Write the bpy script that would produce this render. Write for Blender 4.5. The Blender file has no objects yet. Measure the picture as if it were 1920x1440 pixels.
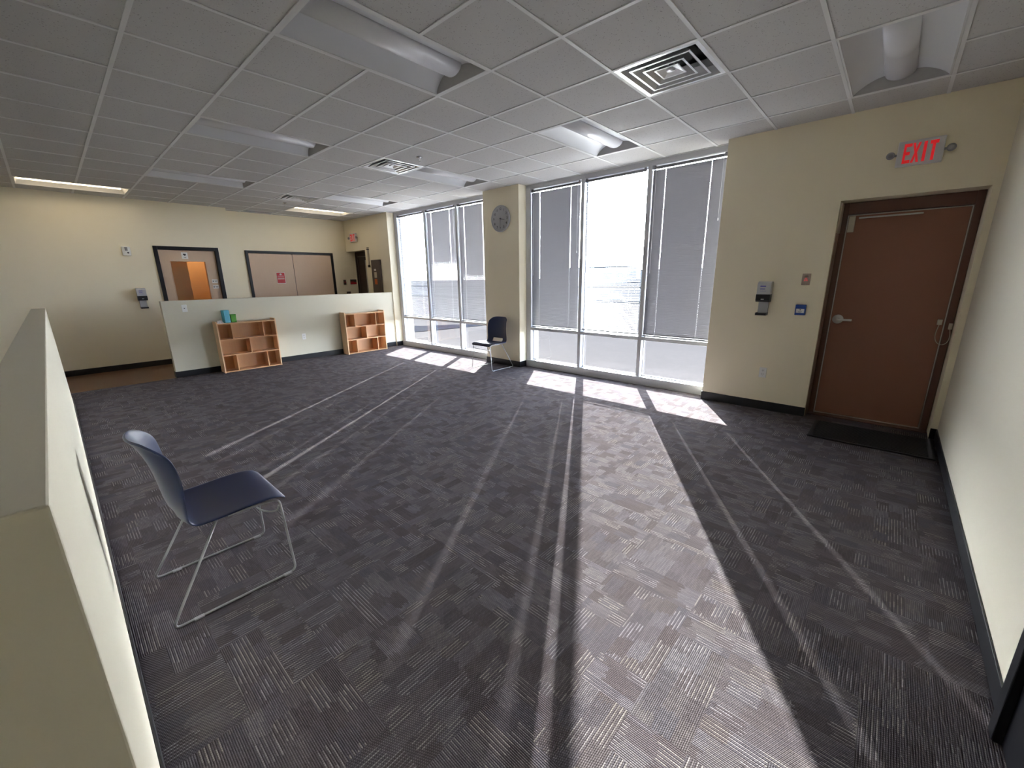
import bpy, math, random
from mathutils import Vector, Matrix
random.seed(7)
C = bpy.context.scene.collection
PI = math.pi
H = 2.938            # ceiling height

# ------------------------------------------------------------------ materials
def new_mat(name):
    m = bpy.data.materials.new(name); m.use_nodes = True
    nt = m.node_tree; nt.nodes.clear()
    out = nt.nodes.new('ShaderNodeOutputMaterial')
    b = nt.nodes.new('ShaderNodeBsdfPrincipled')
    nt.links.new(b.outputs[0], out.inputs[0])
    return m, nt, b
class NT:
    """tiny helper to write math node trees"""
    def __init__(s, nt): s.nt = nt
    def n(s, t, **kw):
        x = s.nt.nodes.new(t)
        for k, v in kw.items(): setattr(x, k, v)
        return x
    def m(s, op, a, b=None, c=None):
        x = s.n('ShaderNodeMath', operation=op)
        for i, v in enumerate((a, b, c)):
            if v is None: continue
            if isinstance(v, (int, float)): x.inputs[i].default_value = v
            else: s.nt.links.new(v, x.inputs[i])
        return x.outputs[0]
    def mix(s, f, a, b):
        x = s.n('ShaderNodeMix', data_type='RGBA')
        for i, v in ((0, f), (6, a), (7, b)):
            if isinstance(v, (int, float)): x.inputs[i].default_value = v
            elif isinstance(v, tuple): x.inputs[i].default_value = (*v, 1) if len(v) == 3 else v
            else: s.nt.links.new(v, x.inputs[i])
        return x.outputs[2]
    def comb(s, a, b, c=0.0):
        x = s.n('ShaderNodeCombineXYZ')
        for i, v in enumerate((a, b, c)):
            if isinstance(v, (int, float)): x.inputs[i].default_value = v
            else: s.nt.links.new(v, x.inputs[i])
        return x.outputs[0]
    def white(s, vec):
        x = s.n('ShaderNodeTexWhiteNoise', noise_dimensions='3D'); s.nt.links.new(vec, x.inputs['Vector'])
        return x.outputs['Value']
    def noise(s, vec, scale, detail=2.0, rough=0.5):
        x = s.n('ShaderNodeTexNoise'); x.inputs['Scale'].default_value = scale
        x.inputs['Detail'].default_value = detail; x.inputs['Roughness'].default_value = rough
        if vec is not None: s.nt.links.new(vec, x.inputs['Vector'])
        return x.outputs['Fac']
    def pos(s):
        g = s.n('ShaderNodeNewGeometry'); return g.outputs['Position']
    def obj(s):
        g = s.n('ShaderNodeTexCoord'); return g.outputs['Object']

def simple(name, col, rough=0.5, metal=0.0, var=0.06, scale=30.0, spec=0.5, bump=0.0):
    m, nt, b = new_mat(name); h = NT(nt)
    f = h.noise(h.obj(), scale, 3.0)
    lo = tuple(c*(1-var) for c in col); hi = tuple(min(1, c*(1+var)) for c in col)
    nt.links.new(h.mix(f, lo, hi), b.inputs['Base Color'])
    b.inputs['Roughness'].default_value = rough; b.inputs['Metallic'].default_value = metal
    b.inputs['Specular IOR Level'].default_value = spec
    if bump:
        bn = h.n('ShaderNodeBump'); bn.inputs['Strength'].default_value = bump; bn.inputs['Distance'].default_value = 0.002
        nt.links.new(f, bn.inputs['Height']); nt.links.new(bn.outputs[0], b.inputs['Normal'])
    return m

def emis(name, col, strength, base=(.8, .8, .8)):
    m, nt, b = new_mat(name)
    b.inputs['Base Color'].default_value = (*base, 1)
    b.inputs['Emission Color'].default_value = (*col, 1); b.inputs['Emission Strength'].default_value = strength
    b.inputs['Roughness'].default_value = 0.5
    return m

def wood(name, lo, hi, axis='Z', rough=0.45, scale=6.0, stretch=14.0):
    m, nt, b = new_mat(name); h = NT(nt)
    mp = h.n('ShaderNodeMapping'); nt.links.new(h.obj(), mp.inputs[0])
    sc = [stretch]*3; sc['XYZ'.index(axis)] = 1.0
    mp.inputs['Scale'].default_value = sc
    f = h.noise(mp.outputs[0], scale, 6.0, 0.6)
    f2 = h.noise(h.obj(), 2.0, 3.0)
    c = h.mix(h.m('ADD', h.m('MULTIPLY', f, .6), h.m('MULTIPLY', f2, .4)), lo, hi)
    nt.links.new(c, b.inputs['Base Color']); b.inputs['Roughness'].default_value = rough
    return m

def carpet():
    m, nt, b = new_mat('carpet_tile'); h = NT(nt)
    s = h.n('ShaderNodeSeparateXYZ'); nt.links.new(h.pos(), s.inputs[0])
    X, Y = h.m('ADD', s.outputs[0], 50.13), h.m('ADD', s.outputs[1], 50.37)
    T = 0.61
    tx, ty = h.m('FLOOR', h.m('DIVIDE', X, T)), h.m('FLOOR', h.m('DIVIDE', Y, T))
    par = h.m('MODULO', h.m('ADD', tx, ty), 2.0)
    # some smaller blocks inside a tile are tufted the other way
    bx, by = h.m('FLOOR', h.m('DIVIDE', X, T/4)), h.m('FLOOR', h.m('DIVIDE', Y, T/3))
    flip = h.m('GREATER_THAN', h.white(h.comb(bx, by, 8.0)), 0.70)
    par = h.m('ABSOLUTE', h.m('SUBTRACT', par, flip))
    inv = h.m('SUBTRACT', 1.0, par)
    # u runs along the tufted rows, v across them; rows turn by 90 degrees from tile to tile
    u = h.m('ADD', h.m('MULTIPLY', X, par), h.m('MULTIPLY', Y, inv))
    v = h.m('ADD', h.m('MULTIPLY', Y, par), h.m('MULTIPLY', X, inv))
    P = 0.0066
    row = h.m('FLOOR', h.m('DIVIDE', v, P)); fr = h.m('FRACT', h.m('DIVIDE', v, P))
    seed = h.m('ADD', h.m('MULTIPLY', tx, 17.0), h.m('MULTIPLY', ty, 31.0))
    # patches of rows, staggered
    pv = h.m('FLOOR', h.m('DIVIDE', v, P*10))
    pu = h.m('FLOOR', h.m('ADD', h.m('ADD', h.m('DIVIDE', u, 0.105), h.m('MULTIPLY', h.white(h.comb(pv, seed, 2.0)), 3.0)), h.m('MULTIPLY', h.white(h.comb(row, seed, 4.0)), .22)))
    patch = h.white(h.comb(pu, pv, seed))
    patch2 = h.white(h.comb(pu, pv, h.m('ADD', seed, 91.3)))
    # short dashes on each row
    du = h.m('FLOOR', h.m('ADD', h.m('DIVIDE', u, 0.045), h.m('MULTIPLY', h.white(h.comb(row, seed, 5.0)), 4.0)))
    dash = h.white(h.comb(du, row, h.m('ADD', seed, 7.7)))
    alt = h.m('MODULO', row, 2.0)
    strong = h.m('GREATER_THAN', patch, 0.66)
    plain = h.m('LESS_THAN', patch, 0.20)
    lightrow = h.m('MULTIPLY', strong, h.m('ADD', h.m('MULTIPLY', alt, h.m('ADD', 0.22, h.m('MULTIPLY', dash, 0.66))), h.m('MULTIPLY', dash, .08)))
    mid = h.m('MULTIPLY', h.m('SUBTRACT', 1.0, h.m('ADD', strong, plain)), h.m('MULTIPLY', h.m('ADD', .35, h.m('MULTIPLY', dash, .65)), h.m('ADD', .10, h.m('MULTIPLY', patch2, .38))))
    lv = h.m('ADD', h.m('ADD', lightrow, mid), h.m('MULTIPLY', plain, h.m('MULTIPLY', dash, .12)))
    # loop tufts
    loop = h.m('SINE', h.m('MULTIPLY', h.m('ADD', u, h.m('MULTIPLY', row, 0.0031)), 2*PI/0.0085))
    loop = h.m('ADD', 0.5, h.m('MULTIPLY', loop, 0.5))
    ridge = h.m('SINE', h.m('MULTIPLY', fr, PI))
    tuft = h.m('MULTIPLY', ridge, h.m('ADD', 0.45, h.m('MULTIPLY', loop, 0.55)))
    base = h.mix(patch2, (0.088, 0.070, 0.076), (0.102, 0.094, 0.112))
    yarn = h.mix(h.white(h.comb(pu, pv, h.m('ADD', seed, 3.3))), (0.355, 0.315, 0.285), (0.315, 0.29, 0.32))
    fuzz = h.noise(h.pos(), 420.0, 2.0)
    col = h.mix(h.m('MULTIPLY', lv, h.m('ADD', .55, h.m('MULTIPLY', tuft, .6))), base, yarn)
    col = h.mix(h.m('MULTIPLY', h.m('SUBTRACT', 1.0, tuft), 0.45), col, (0.040, 0.033, 0.033))
    col = h.mix(h.m('MULTIPLY', fuzz, 0.30), col, (0.145, 0.130, 0.133))
    nt.links.new(col, b.inputs['Base Color'])
    b.inputs['Roughness'].default_value = 1.0; b.inputs['Specular IOR Level'].default_value = 0.0
    bn = h.n('ShaderNodeBump'); bn.inputs['Strength'].default_value = 0.6; bn.inputs['Distance'].default_value = 0.003
    nt.links.new(tuft, bn.inputs['Height']); nt.links.new(bn.outputs[0], b.inputs['Normal'])
    return m

def ceiling_tile():
    m, nt, b = new_mat('ceiling_tile'); h = NT(nt)
    p = h.pos()
    pin = h.n('ShaderNodeTexVoronoi'); pin.inputs['Scale'].default_value = 75.0; nt.links.new(p, pin.inputs['Vector'])
    keep = h.m('GREATER_THAN', h.noise(p, 38.0, 2.0), 0.55)
    hole = h.m('MULTIPLY', h.m('LESS_THAN', pin.outputs['Distance'], 0.25), keep)
    fine = h.noise(p, 160.0, 3.0)
    c = h.mix(fine, (0.50, 0.49, 0.485), (0.575, 0.565, 0.56))
    c = h.mix(h.m('MULTIPLY', hole, 0.62), c, (0.16, 0.155, 0.15))
    nt.links.new(c, b.inputs['Base Color']); b.inputs['Roughness'].default_value = 0.9
    b.inputs['Specular IOR Level'].default_value = 0.2
    return m

def glass(name, tint=(0.93, 0.96, 0.96), refl=0.06):
    m = bpy.data.materials.new(name); m.use_nodes = True; nt = m.node_tree; nt.nodes.clear()
    o = nt.nodes.new('ShaderNodeOutputMaterial'); mx = nt.nodes.new('ShaderNodeMixShader')
    t = nt.nodes.new('ShaderNodeBsdfTransparent'); g = nt.nodes.new('ShaderNodeBsdfGlossy')
    t.inputs[0].default_value = (*tint, 1); g.inputs['Roughness'].default_value = 0.02
    mx.inputs[0].default_value = refl
    nt.links.new(t.outputs[0], mx.inputs[1]); nt.links.new(g.outputs[0], mx.inputs[2]); nt.links.new(mx.outputs[0], o.inputs[0])
    return m

def concrete(name, lo, hi, scale=0.8):
    m, nt, b = new_mat(name); h = NT(nt)
    f = h.m('ADD', h.m('MULTIPLY', h.noise(h.pos(), scale, 6.0, .65), .7), h.m('MULTIPLY', h.noise(h.pos(), 40.0, 3.0), .3))
    nt.links.new(h.mix(f, lo, hi), b.inputs['Base Color']); b.inputs['Roughness'].default_value = 0.95; b.inputs['Specular IOR Level'].default_value = 0.0
    return m

M = {}
M['carpet'] = carpet()
M['tile'] = ceiling_tile()
M['wall'] = simple('cream_wall_paint', (0.85, 0.775, 0.60), 0.6, var=0.02, scale=3, spec=0.25)
M['wall_dimmed'] = simple('cream_wall_paint_dimmed', (0.65, 0.61, 0.495), 0.6, var=0.02, scale=3, spec=0.25)  # same cream paint, darkened to offset the strong window light on these walls
M['wall_part_dimmed'] = simple('cream_wall_paint_part_dimmed', (0.70, 0.65, 0.525), 0.6, var=0.02, scale=3, spec=0.25)  # the cream paint again, darkened less, to even out light on the partition
M['base'] = simple('black_vinyl_base', (0.012, 0.012, 0.015), 0.35, spec=0.4)
M['hallfloor'] = wood('brown_plank_floor', (0.10, 0.045, 0.025), (0.17, 0.08, 0.045), 'X', 0.35, 5, 9)
M['grid'] = simple('white_ceiling_grid', (0.70, 0.70, 0.70), 0.5, var=0.03)
M['alu'] = simple('clear_anodised_aluminium', (0.50, 0.51, 0.54), 0.45, 0.15, var=0.03)
M['slat'] = simple('grey_white_blind_slat', (0.19, 0.186, 0.20), 0.45, var=0.02)
M['cord'] = simple('white_cord', (0.8, 0.8, 0.8), 0.8)
M['glass'] = glass('window_glass')
M['browndoor'] = simple('brown_door_paint', (0.25, 0.112, 0.07), 0.5, var=0.05, scale=2, spec=0.35)
M['brownframe'] = simple('dark_brown_frame_paint', (0.115, 0.047, 0.032), 0.4, var=0.05, scale=4, spec=0.4)
M['darkdoor'] = simple('near_black_brown_door_paint', (0.030, 0.014, 0.012), 0.4, var=0.05)
M['liner'] = simple('tan_brown_jamb_paint', (0.27, 0.16, 0.11), 0.45, var=0.04)
M['seal'] = simple('metal_weather_strip', (0.50, 0.46, 0.43), 0.4, 0.6)
M['blackframe'] = simple('black_door_frame', (0.008, 0.008, 0.011), 0.35, spec=0.35)
M['birch'] = wood('pale_birch_veneer', (0.54, 0.38, 0.265), (0.68, 0.50, 0.36), 'Z', 0.4)
M['maple'] = wood('maple_plywood', (0.52, 0.27, 0.12), (0.68, 0.40, 0.205), 'Z', 0.4, 5, 10)
M['maple_h'] = wood('maple_plywood_across', (0.60, 0.33, 0.16), (0.74, 0.45, 0.24), 'X', 0.4, 5, 10)
M['maple_edge'] = wood('maple_edge_band', (0.70, 0.46, 0.26), (0.82, 0.57, 0.35), 'Z', 0.4, 5, 10)
M['orange'] = simple('orange_room_paint', (0.66, 0.43, 0.20), 0.6, var=0.03)
M['white'] = simple('white_plastic', (0.78, 0.77, 0.75), 0.4, var=0.02)
M['lightgrey'] = simple('light_grey_plastic', (0.50, 0.50, 0.52), 0.35, var=0.03)
M['signgrey'] = simple('pale_grey_sign_plastic', (0.66, 0.65, 0.66), 0.4, var=0.02)
M['grey'] = simple('mid_grey_plastic', (0.28, 0.27, 0.29), 0.4)
M['black'] = simple('black_plastic', (0.012, 0.012, 0.015), 0.35)
M['rubber'] = simple('black_rubber', (0.010, 0.010, 0.012), 0.55, bump=0.4, scale=120)
M['navy'] = simple('navy_moulded_plastic', (0.012, 0.022, 0.075), 0.42, var=0.04, scale=200, spec=0.5, bump=0.05)
M['chrome'] = simple('chrome_wire', (0.72, 0.72, 0.74), 0.22, 1.0, var=0.02)
M['rod'] = simple('silver_coated_rod', (0.42, 0.42, 0.43), 0.35, 0.35, var=0.02)
M['steel'] = simple('satin_steel', (0.55, 0.54, 0.53), 0.35, 0.8, var=0.03)
M['red'] = simple('red_sign', (0.50, 0.015, 0.025), 0.45)
M['blue'] = simple('blue_plastic', (0.006, 0.05, 0.30), 0.4)
M['violet'] = simple('violet_print', (0.12, 0.11, 0.42), 0.6)
M['teal'] = simple('teal_carton', (0.05, 0.30, 0.40), 0.45)
M['paleteal'] = simple('pale_teal_carton_side', (0.22, 0.55, 0.72), 0.45)
M['green'] = simple('green_plastic', (0.07, 0.30, 0.02), 0.4)
M['paper'] = simple('white_tissue', (0.75, 0.75, 0.78), 0.8, var=0.15, scale=60)
M['almond'] = simple('almond_plate', (0.42, 0.32, 0.26), 0.4)
M['fixture'] = simple('white_enamel_reflector', (0.62, 0.63, 0.66), 0.35, var=0.01, spec=0.5)
M['fixture_end'] = simple('fixture_end_plate', (0.36, 0.35, 0.35), 0.5)
M['lens'] = simple('white_lamp_lens', (0.74, 0.74, 0.78), 0.25, var=0.01, spec=0.6)
M['lens_lit'] = emis('lit_lamp_lens', (1.0, 0.84, 0.60), 1.9)
M['lit_refl'] = simple('white_enamel_reflector_lit', (0.75, 0.73, 0.68), 0.35, var=0.01)  # lit copy of the reflector enamel: lamp glow put into a lighter base colour
M['vent'] = simple('white_vent_metal', (0.78, 0.79, 0.80), 0.22, 0.35, var=0.02)
M['vent_dark'] = simple('dark_duct', (0.02, 0.02, 0.022), 0.7)
M['exit_red'] = emis('red_exit_letters', (1.0, 0.02, 0.03), 0.10, (0.6, 0.012, 0.015))
M['rex_red'] = emis('red_button_glow', (1.0, 0.12, 0.12), 0.22, (0.6, 0.05, 0.05))
M['panel'] = simple('brown_grey_panel_paint', (0.085, 0.062, 0.052), 0.5)
M['orange_sticker'] = simple('orange_sticker', (0.60, 0.12, 0.01), 0.5)
M['clock_face'] = simple('white_clock_face', (0.72, 0.73, 0.76), 0.3, var=0.01)
M['clock_rim'] = simple('silver_clock_rim', (0.40, 0.40, 0.42), 0.35, 0.3)
M['beige'] = simple('beige_plastic', (0.52, 0.46, 0.37), 0.45)
M['conc'] = concrete('pale_concrete', (0.036, 0.034, 0.0358), (0.048, 0.0452, 0.0477))
M['asph'] = concrete('asphalt', (0.034, 0.036, 0.042), (0.044, 0.046, 0.052))
M['ground_shade'] = concrete('painted_ground_shade', (0.008, 0.009, 0.013), (0.016, 0.017, 0.024), 5)  # shade on the ground put into a dark bluish colour
M['bldg'] = concrete('pale_stucco', (0.20, 0.205, 0.22), (0.24, 0.245, 0.26))
M['bldg_dark'] = simple('dark_storefront_glass', (0.06, 0.065, 0.08), 0.3)

# ------------------------------------------------------------------ mesh builder
class MB:
    def __init__(s): s.v, s.f, s.mi, s.sm = [], [], [], []
    def add(s, vs, fs, mi=0, smooth=False):
        o = len(s.v); s.v += [tuple(p) for p in vs]
        for f in fs: s.f.append(tuple(o+i for i in f)); s.mi.append(mi); s.sm.append(smooth)
        return s
    def box(s, x0, x1, y0, y1, z0, z1, mi=0, bev=0.0):
        x0, x1 = min(x0, x1), max(x0, x1); y0, y1 = min(y0, y1), max(y0, y1); z0, z1 = min(z0, z1), max(z0, z1)
        if bev <= 0:
            vs = [(x, y, z) for z in (z0, z1) for y in (y0, y1) for x in (x0, x1)]
            return s.add(vs, [(0, 2, 3, 1), (4, 5, 7, 6), (0, 1, 5, 4), (2, 6, 7, 3), (0, 4, 6, 2), (1, 3, 7, 5)], mi)
        b = min(bev, (x1-x0)/2.01, (y1-y0)/2.01, (z1-z0)/2.01)
        import bmesh
        bm = bmesh.new(); bmesh.ops.create_cube(bm, size=1)
        for v in bm.verts:
            v.co = Vector(((x0+x1)/2+v.co.x*(x1-x0), (y0+y1)/2+v.co.y*(y1-y0), (z0+z1)/2+v.co.z*(z1-z0)))
        bmesh.ops.bevel(bm, geom=list(bm.edges)+list(bm.verts), offset=b, segments=2, profile=0.5, affect='EDGES')
        bm.verts.index_update()
        s.add([v.co[:] for v in bm.verts], [[v.index for v in f.verts] for f in bm.faces], mi)
        bm.free(); return s
    def poly_extrude(s, pts, axis, a0, a1, mi=0, smooth=False):
        """closed outline (2-D) extruded along an axis; axis X: pts are (y,z); Y: (x,z); Z: (x,y)"""
        def P(p, a):
            return {'X': (a, p[0], p[1]), 'Y': (p[0], a, p[1]), 'Z': (p[0], p[1], a)}[axis]
        n = len(pts)
        vs = [P(p, a0) for p in pts]+[P(p, a1) for p in pts]
        fs = [(i, (i+1) % n, n+(i+1) % n, n+i) for i in range(n)]
        s.add(vs, fs, mi, smooth); s.add(vs, [tuple(range(n-1, -1, -1)), tuple(range(n, 2*n))], mi)
        return s
    def sheet(s, pts, axis, a0, a1, mi=0, smooth=True):
        def P(p, a):
            return {'X': (a, p[0], p[1]), 'Y': (p[0], a, p[1]), 'Z': (p[0], p[1], a)}[axis]
        n = len(pts)
        return s.add([P(p, a0) for p in pts]+[P(p, a1) for p in pts], [(i, i+1, n+i+1, n+i) for i in range(n-1)], mi, smooth)
    def tube(s, pts, r, seg=10, mi=0, cap=True):
        pts = [Vector(p) for p in pts]; n = len(pts); rings = []
        t0 = (pts[1]-pts[0]).normalized()
        up = Vector((0, 0, 1)) if abs(t0.z) < 0.9 else Vector((1, 0, 0))
        nrm = t0.cross(up).normalized()
        prev = t0
        for i, p in enumerate(pts):
            t = (pts[min(i+1, n-1)]-pts[max(i-1, 0)])
            t = t.normalized() if t.length > 1e-9 else prev
            nrm = (nrm-t*nrm.dot(t)).normalized(); bi = t.cross(nrm); prev = t
            rings.append([p+nrm*math.cos(2*PI*k/seg)*r+bi*math.sin(2*PI*k/seg)*r for k in range(seg)])
        vs = [q for rg in rings for q in rg]
        fs = [(i*seg+k, i*seg+(k+1) % seg, (i+1)*seg+(k+1) % seg, (i+1)*seg+k) for i in range(n-1) for k in range(seg)]
        s.add(vs, fs, mi, True)
        if cap: s.add(vs, [tuple(range(seg-1, -1, -1)), tuple((n-1)*seg+k for k in range(seg))], mi)
        return s
    def lathe(s, prof, c, axis='Z', seg=32, mi=0, smooth=True):
        """prof: list of (radius, offset along axis)"""
        vs = []
        for r, a in prof:
            for k in range(seg):
                x, y = r*math.cos(2*PI*k/seg), r*math.sin(2*PI*k/seg)
                vs.append({'Z': (c[0]+x, c[1]+y, c[2]+a), 'Y': (c[0]+x, c[1]+a, c[2]+y), 'X': (c[0]+a, c[1]+x, c[2]+y)}[axis])
        n = len(prof)
        s.add(vs, [(i*seg+k, i*seg+(k+1) % seg, (i+1)*seg+(k+1) % seg, (i+1)*seg+k) for i in range(n-1) for k in range(seg)], mi, smooth)
        if prof[0][0] > 1e-6: s.add(vs[:seg], [tuple(range(seg))], mi)
        if prof[-1][0] > 1e-6: s.add(vs[-seg:], [tuple(range(seg))], mi)
        return s
    def build(s, name, mats, parent=None, recalc=True):
        me = bpy.data.meshes.new(name); off = Vector((0, 0, 0))
        me.from_pydata(s.v, [], s.f)
        for m in (mats if isinstance(mats, (list, tuple)) else [mats]): me.materials.append(m)
        me.polygons.foreach_set('material_index', s.mi); me.polygons.foreach_set('use_smooth', s.sm)
        import bmesh
        if recalc:
            bm = bmesh.new(); bm.from_mesh(me); bmesh.ops.remove_doubles(bm, verts=bm.verts, dist=1e-6)
            bmesh.ops.recalc_face_normals(bm, faces=bm.faces); bm.to_mesh(me); bm.free()
        me.update()
        o = bpy.data.objects.new(name, me); C.objects.link(o)
        if parent is not None: o.parent = parent
        return o

def tag(o, label=None, cat=None, group=None, kind=None):
    if label: o['label'] = label
    if cat: o['category'] = cat
    if group: o['group'] = group
    if kind: o['kind'] = kind
    return o
def thing(name, label, cat, loc=(0, 0, 0), rz=0.0, group=None, kind=None):
    o = bpy.data.objects.new(name, None); C.objects.link(o); o.empty_display_size = 0.1
    o.location = loc; o.rotation_euler = (0, 0, rz)
    return tag(o, label, cat, group, kind)
def struct(name, mb, mats, label=None, cat=None):
    o = mb.build(name, mats); o['kind'] = 'structure'
    return tag(o, label, cat)
def copy_tree(o, parent=None):
    c = o.copy(); C.objects.link(c)
    if parent is not None: c.parent = parent
    for ch in list(o.children): copy_tree(ch, c)
    return c
def put_copy(o, loc, rz, label, group=None):
    c = copy_tree(o); c.location = loc; c.rotation_euler = (0, 0, rz); c['label'] = label
    if group: c['group'] = group
    return c
FACE_X = -PI/2       # local -Y faces world -X (things on the window / exit wall)

# ------------------------------------------------------------------ shell
XE = 5.30            # inner face of exit wall and side wall
XF = 5.47            # front of window frames
mb = MB(); mb.box(-2.1, 5.62, -0.65, 8.49, -0.12, 0.0)
struct('floor', mb, M['carpet'], 'grey brown patterned carpet tile floor of the big room', 'floor')
mb = MB(); mb.box(-2.1, 6.2, 8.49, 10.6, -0.12, 0.002)
struct('floor', mb, M['hallfloor'], 'dark brown plank floor of the passage behind the low wall', 'floor')

# ceiling tiles
GX0, GY0, S = 1.194, 2.9625, 0.6096
fix_cells, vent_cells = set(), {}
fixtures = [(0, -1), (0, 3), (0, 7), (4, -1), (4, -5), (4, 3), (4, 7), (-2, 10), (4, 10)]
for j, i in fixtures: fix_cells |= {(j, i), (j+1, i)}
vents = [(3, -3), (3, 3), (3, 8)]
cells_skip = fix_cells | set(vents)
XMIN, XMAX, YMIN, YMAX = -2.1, 5.60, -0.52, 10.47
mb = MB(); g = MB()
for j in range(-6, 8):
    for i in range(-6, 13):
        if (j, i) in cells_skip: continue
        x0, x1 = max(GX0+S*j, XMIN), min(GX0+S*(j+1), XMAX)
        y0, y1 = max(GY0+S*i, YMIN), min(GY0+S*(i+1), YMAX)
        if x1-x0 < .01 or y1-y0 < .01: continue
        mb.box(x0+.001, x1-.001, y0+.001, y1-.001, H+.005, H+.022)
mb.box(-2.2, 5.75, -0.70, 10.75, H+.36, H+.46, 1)
ceil = struct('ceiling', mb, [M['tile'], M['grid']], 'speckled white drop ceiling of square tiles', 'ceiling')
mid_skip = {}
for j, i in fixtures: mid_skip[(j+1, i)] = 1
w = 0.012
for j in range(-5, 8):            # runners along Y, broken where a fixture spans two cells
    x = GX0+S*j; i = -6
    if x < XMIN or x > XMAX: continue
    for i in range(-6, 13):
        if (j, i) in mid_skip: continue
        y0, y1 = max(GY0+S*i, YMIN), min(GY0+S*(i+1), YMAX)
        if y1 > y0: g.box(x-w, x+w, y0, y1, H-.001, H+.007)
for i in range(-5, 13):
    y = GY0+S*i
    if YMIN < y < YMAX: g.box(XMIN, XMAX, y-w, y+w, H-.0005, H+.007)
g.build('ceiling_grid', M['grid'], ceil)

mb = MB()
DY0, DY1, DZ = -0.468, 0.505, 2.19
mb.box(XE, 5.80, DY1, 1.58, 0, 3.4); mb.box(XE, 5.80, DY0, DY1, DZ, 3.4); mb.box(XE, 5.80, -0.70, DY0, 0, 3.4)
mb.box(5.45, 5.80, 1.58, 4.62, H, 3.4); mb.box(5.45, 5.80, 5.43, 8.47, H, 3.4)
struct('wall_exit', mb, M['wall'], 'cream wall around the brown exit door', 'wall')
mb = MB(); mb.box(5.29, 5.80, 4.62, 5.43, 0, 3.4)
struct('wall_column', mb, M['wall'], 'cream column between the two window banks', 'wall')
mb = MB(); mb.box(-2.2, 5.45, -0.66, -0.515, 0, 3.4)
struct('wall_right', mb, M['wall_dimmed'], 'cream wall at the right edge', 'wall')
mb = MB(); mb.box(-2.2, -2.1, -0.66, 10.75, 0, 3.4)
struct('wall_hall', mb, M['wall'], 'cream wall of the passage outside the left edge', 'wall')
# far wall: left part stands 0.36 m in front of the right part
D1 = (1.441, 2.448, 2.173)
mb = MB()
mb.box(-2.2, D1[0], 10.10, 10.46, 0, 3.4); mb.box(D1[1], 2.70, 10.10, 10.46, 0, 3.4); mb.box(D1[0], D1[1], 10.10, 10.46, D1[2], 3.4)
mb.box(2.70, 6.3, 10.46, 10.75, 0, 3.4)
struct('wall_back', mb, M['wall'], 'cream wall at the far end with wooden doors', 'wall')
mb = MB()
mb.box(XE, 5.80, 8.47, 9.53, 0, 3.4); mb.box(XE, 5.80, 9.53, 10.46, 2.21, 3.4)
struct('wall_side', mb, M['wall'], 'cream side wall with a door recess in the far corner', 'wall')
mb = MB(); mb.box(1.16, XE, 8.50, 8.63, 0, 1.235, 0, 0.004)
struct('wall_far', mb, M['wall_dimmed'], 'low cream partition behind the two wooden shelf units', 'wall')
mb = MB(); mb.box(-0.170, -0.052, 0.778, 7.60, 0, 1.24, 0, 0.004)
struct('wall_left', mb, M['wall_part_dimmed'], 'low cream partition running along the left edge', 'wall')

BH, BT = 0.10, 0.009
def bb(name, *boxes):
    mb = MB()
    for q in boxes: mb.box(*q, 0.0, BH, 0, 0.003)
    struct(name, mb, M['base'])
bb('baseboard_exit', (XE-BT, XE, DY1, 1.58+BT), (XE-BT, XE, -0.515, DY0), (XE, 5.46, 1.58, 1.58+BT))
bb('baseboard_right', (1.88, XE-BT, -0.515, -0.515+BT))
bb('baseboard_column', (5.29-BT, 5.29, 4.62-BT, 5.43+BT), (5.29, 5.46, 4.62-BT, 4.62), (5.29, 5.46, 5.43, 5.43+BT))
bb('baseboard_far', (1.16-BT, 5.295, 8.50-BT, 8.50), (1.16-BT, 1.16, 8.50, 8.63), (5.30, 5.46, 8.47-BT, 8.47))
bb('baseboard_left', (-0.052, -0.052+BT, 0.778-BT, 7.60), (-0.17, -0.052, 0.778-BT, 0.778))
bb('baseboard_back', (-2.1, D1[0]-.05, 10.10-BT, 10.10), (D1[1]+.05, 2.70, 10.10-BT, 10.10))

# ------------------------------------------------------------------ windows
def window(name, label, ya, yb, mull, right_jamb, left_jamb):
    """ya<yb ; mull: list of mullion centres ; frame is one mesh, panes are parts"""
    w = thing(name, label, 'window', (XF, (ya+yb)/2, 0), kind='structure'); L = w.location
    f = MB(); X0, X1 = 0.0, 0.115
    yy = lambda y: y-L.y
    f.box(X0-.02, X1, yy(ya), yy(yb), 0.0, 0.118, 0, .003)             # sill block
    f.box(X0, X1, yy(ya), yy(yb), 2.872, H+.004, 0, .003)               # head
    f.box(X0, X1, yy(ya), yy(yb), 0.642, 0.688, 0, .003)               # transom
    f.box(X0-.002, X1+.002, yy(ya), yy(right_jamb), 0.1, 2.9, 0, .003); f.box(X0-.002, X1+.002, yy(left_jamb), yy(yb), 0.1, 2.9, 0, .003)
    for c in mull: f.box(X0-.002, X1+.002, yy(c-.0275), yy(c+.0275), 0.1, 2.9, 0, .003)
    # glazing stops
    edges = [right_jamb]+[v for c in sorted(mull) for v in (c-.0275, c+.0275)]+[left_jamb]
    bays = [(edges[k], edges[k+1]) for k in range(0, len(edges), 2)]
    f.build('window_frame', M['alu'], w)
    for a, b in bays:
        for z0, z1 in ((0.118, 0.642), (0.688, 2.872)):
            st = MB()
            for (p, q, r, t) in ((a, a+.012, z0, z1), (b-.012, b, z0, z1), (a, b, z0, z0+.012), (a, b, z1-.012, z1)):
                st.box(0.075, 0.10, yy(p), yy(q), r, t)
            s_ = st.build('glazing_stop', M['alu'], w)
            p = MB(); p.box(0.085, 0.091, yy(a+.006), yy(b-.006), z0+.006, z1-.006)
            p.build('pane', M['glass'], w)
    return bays
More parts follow.
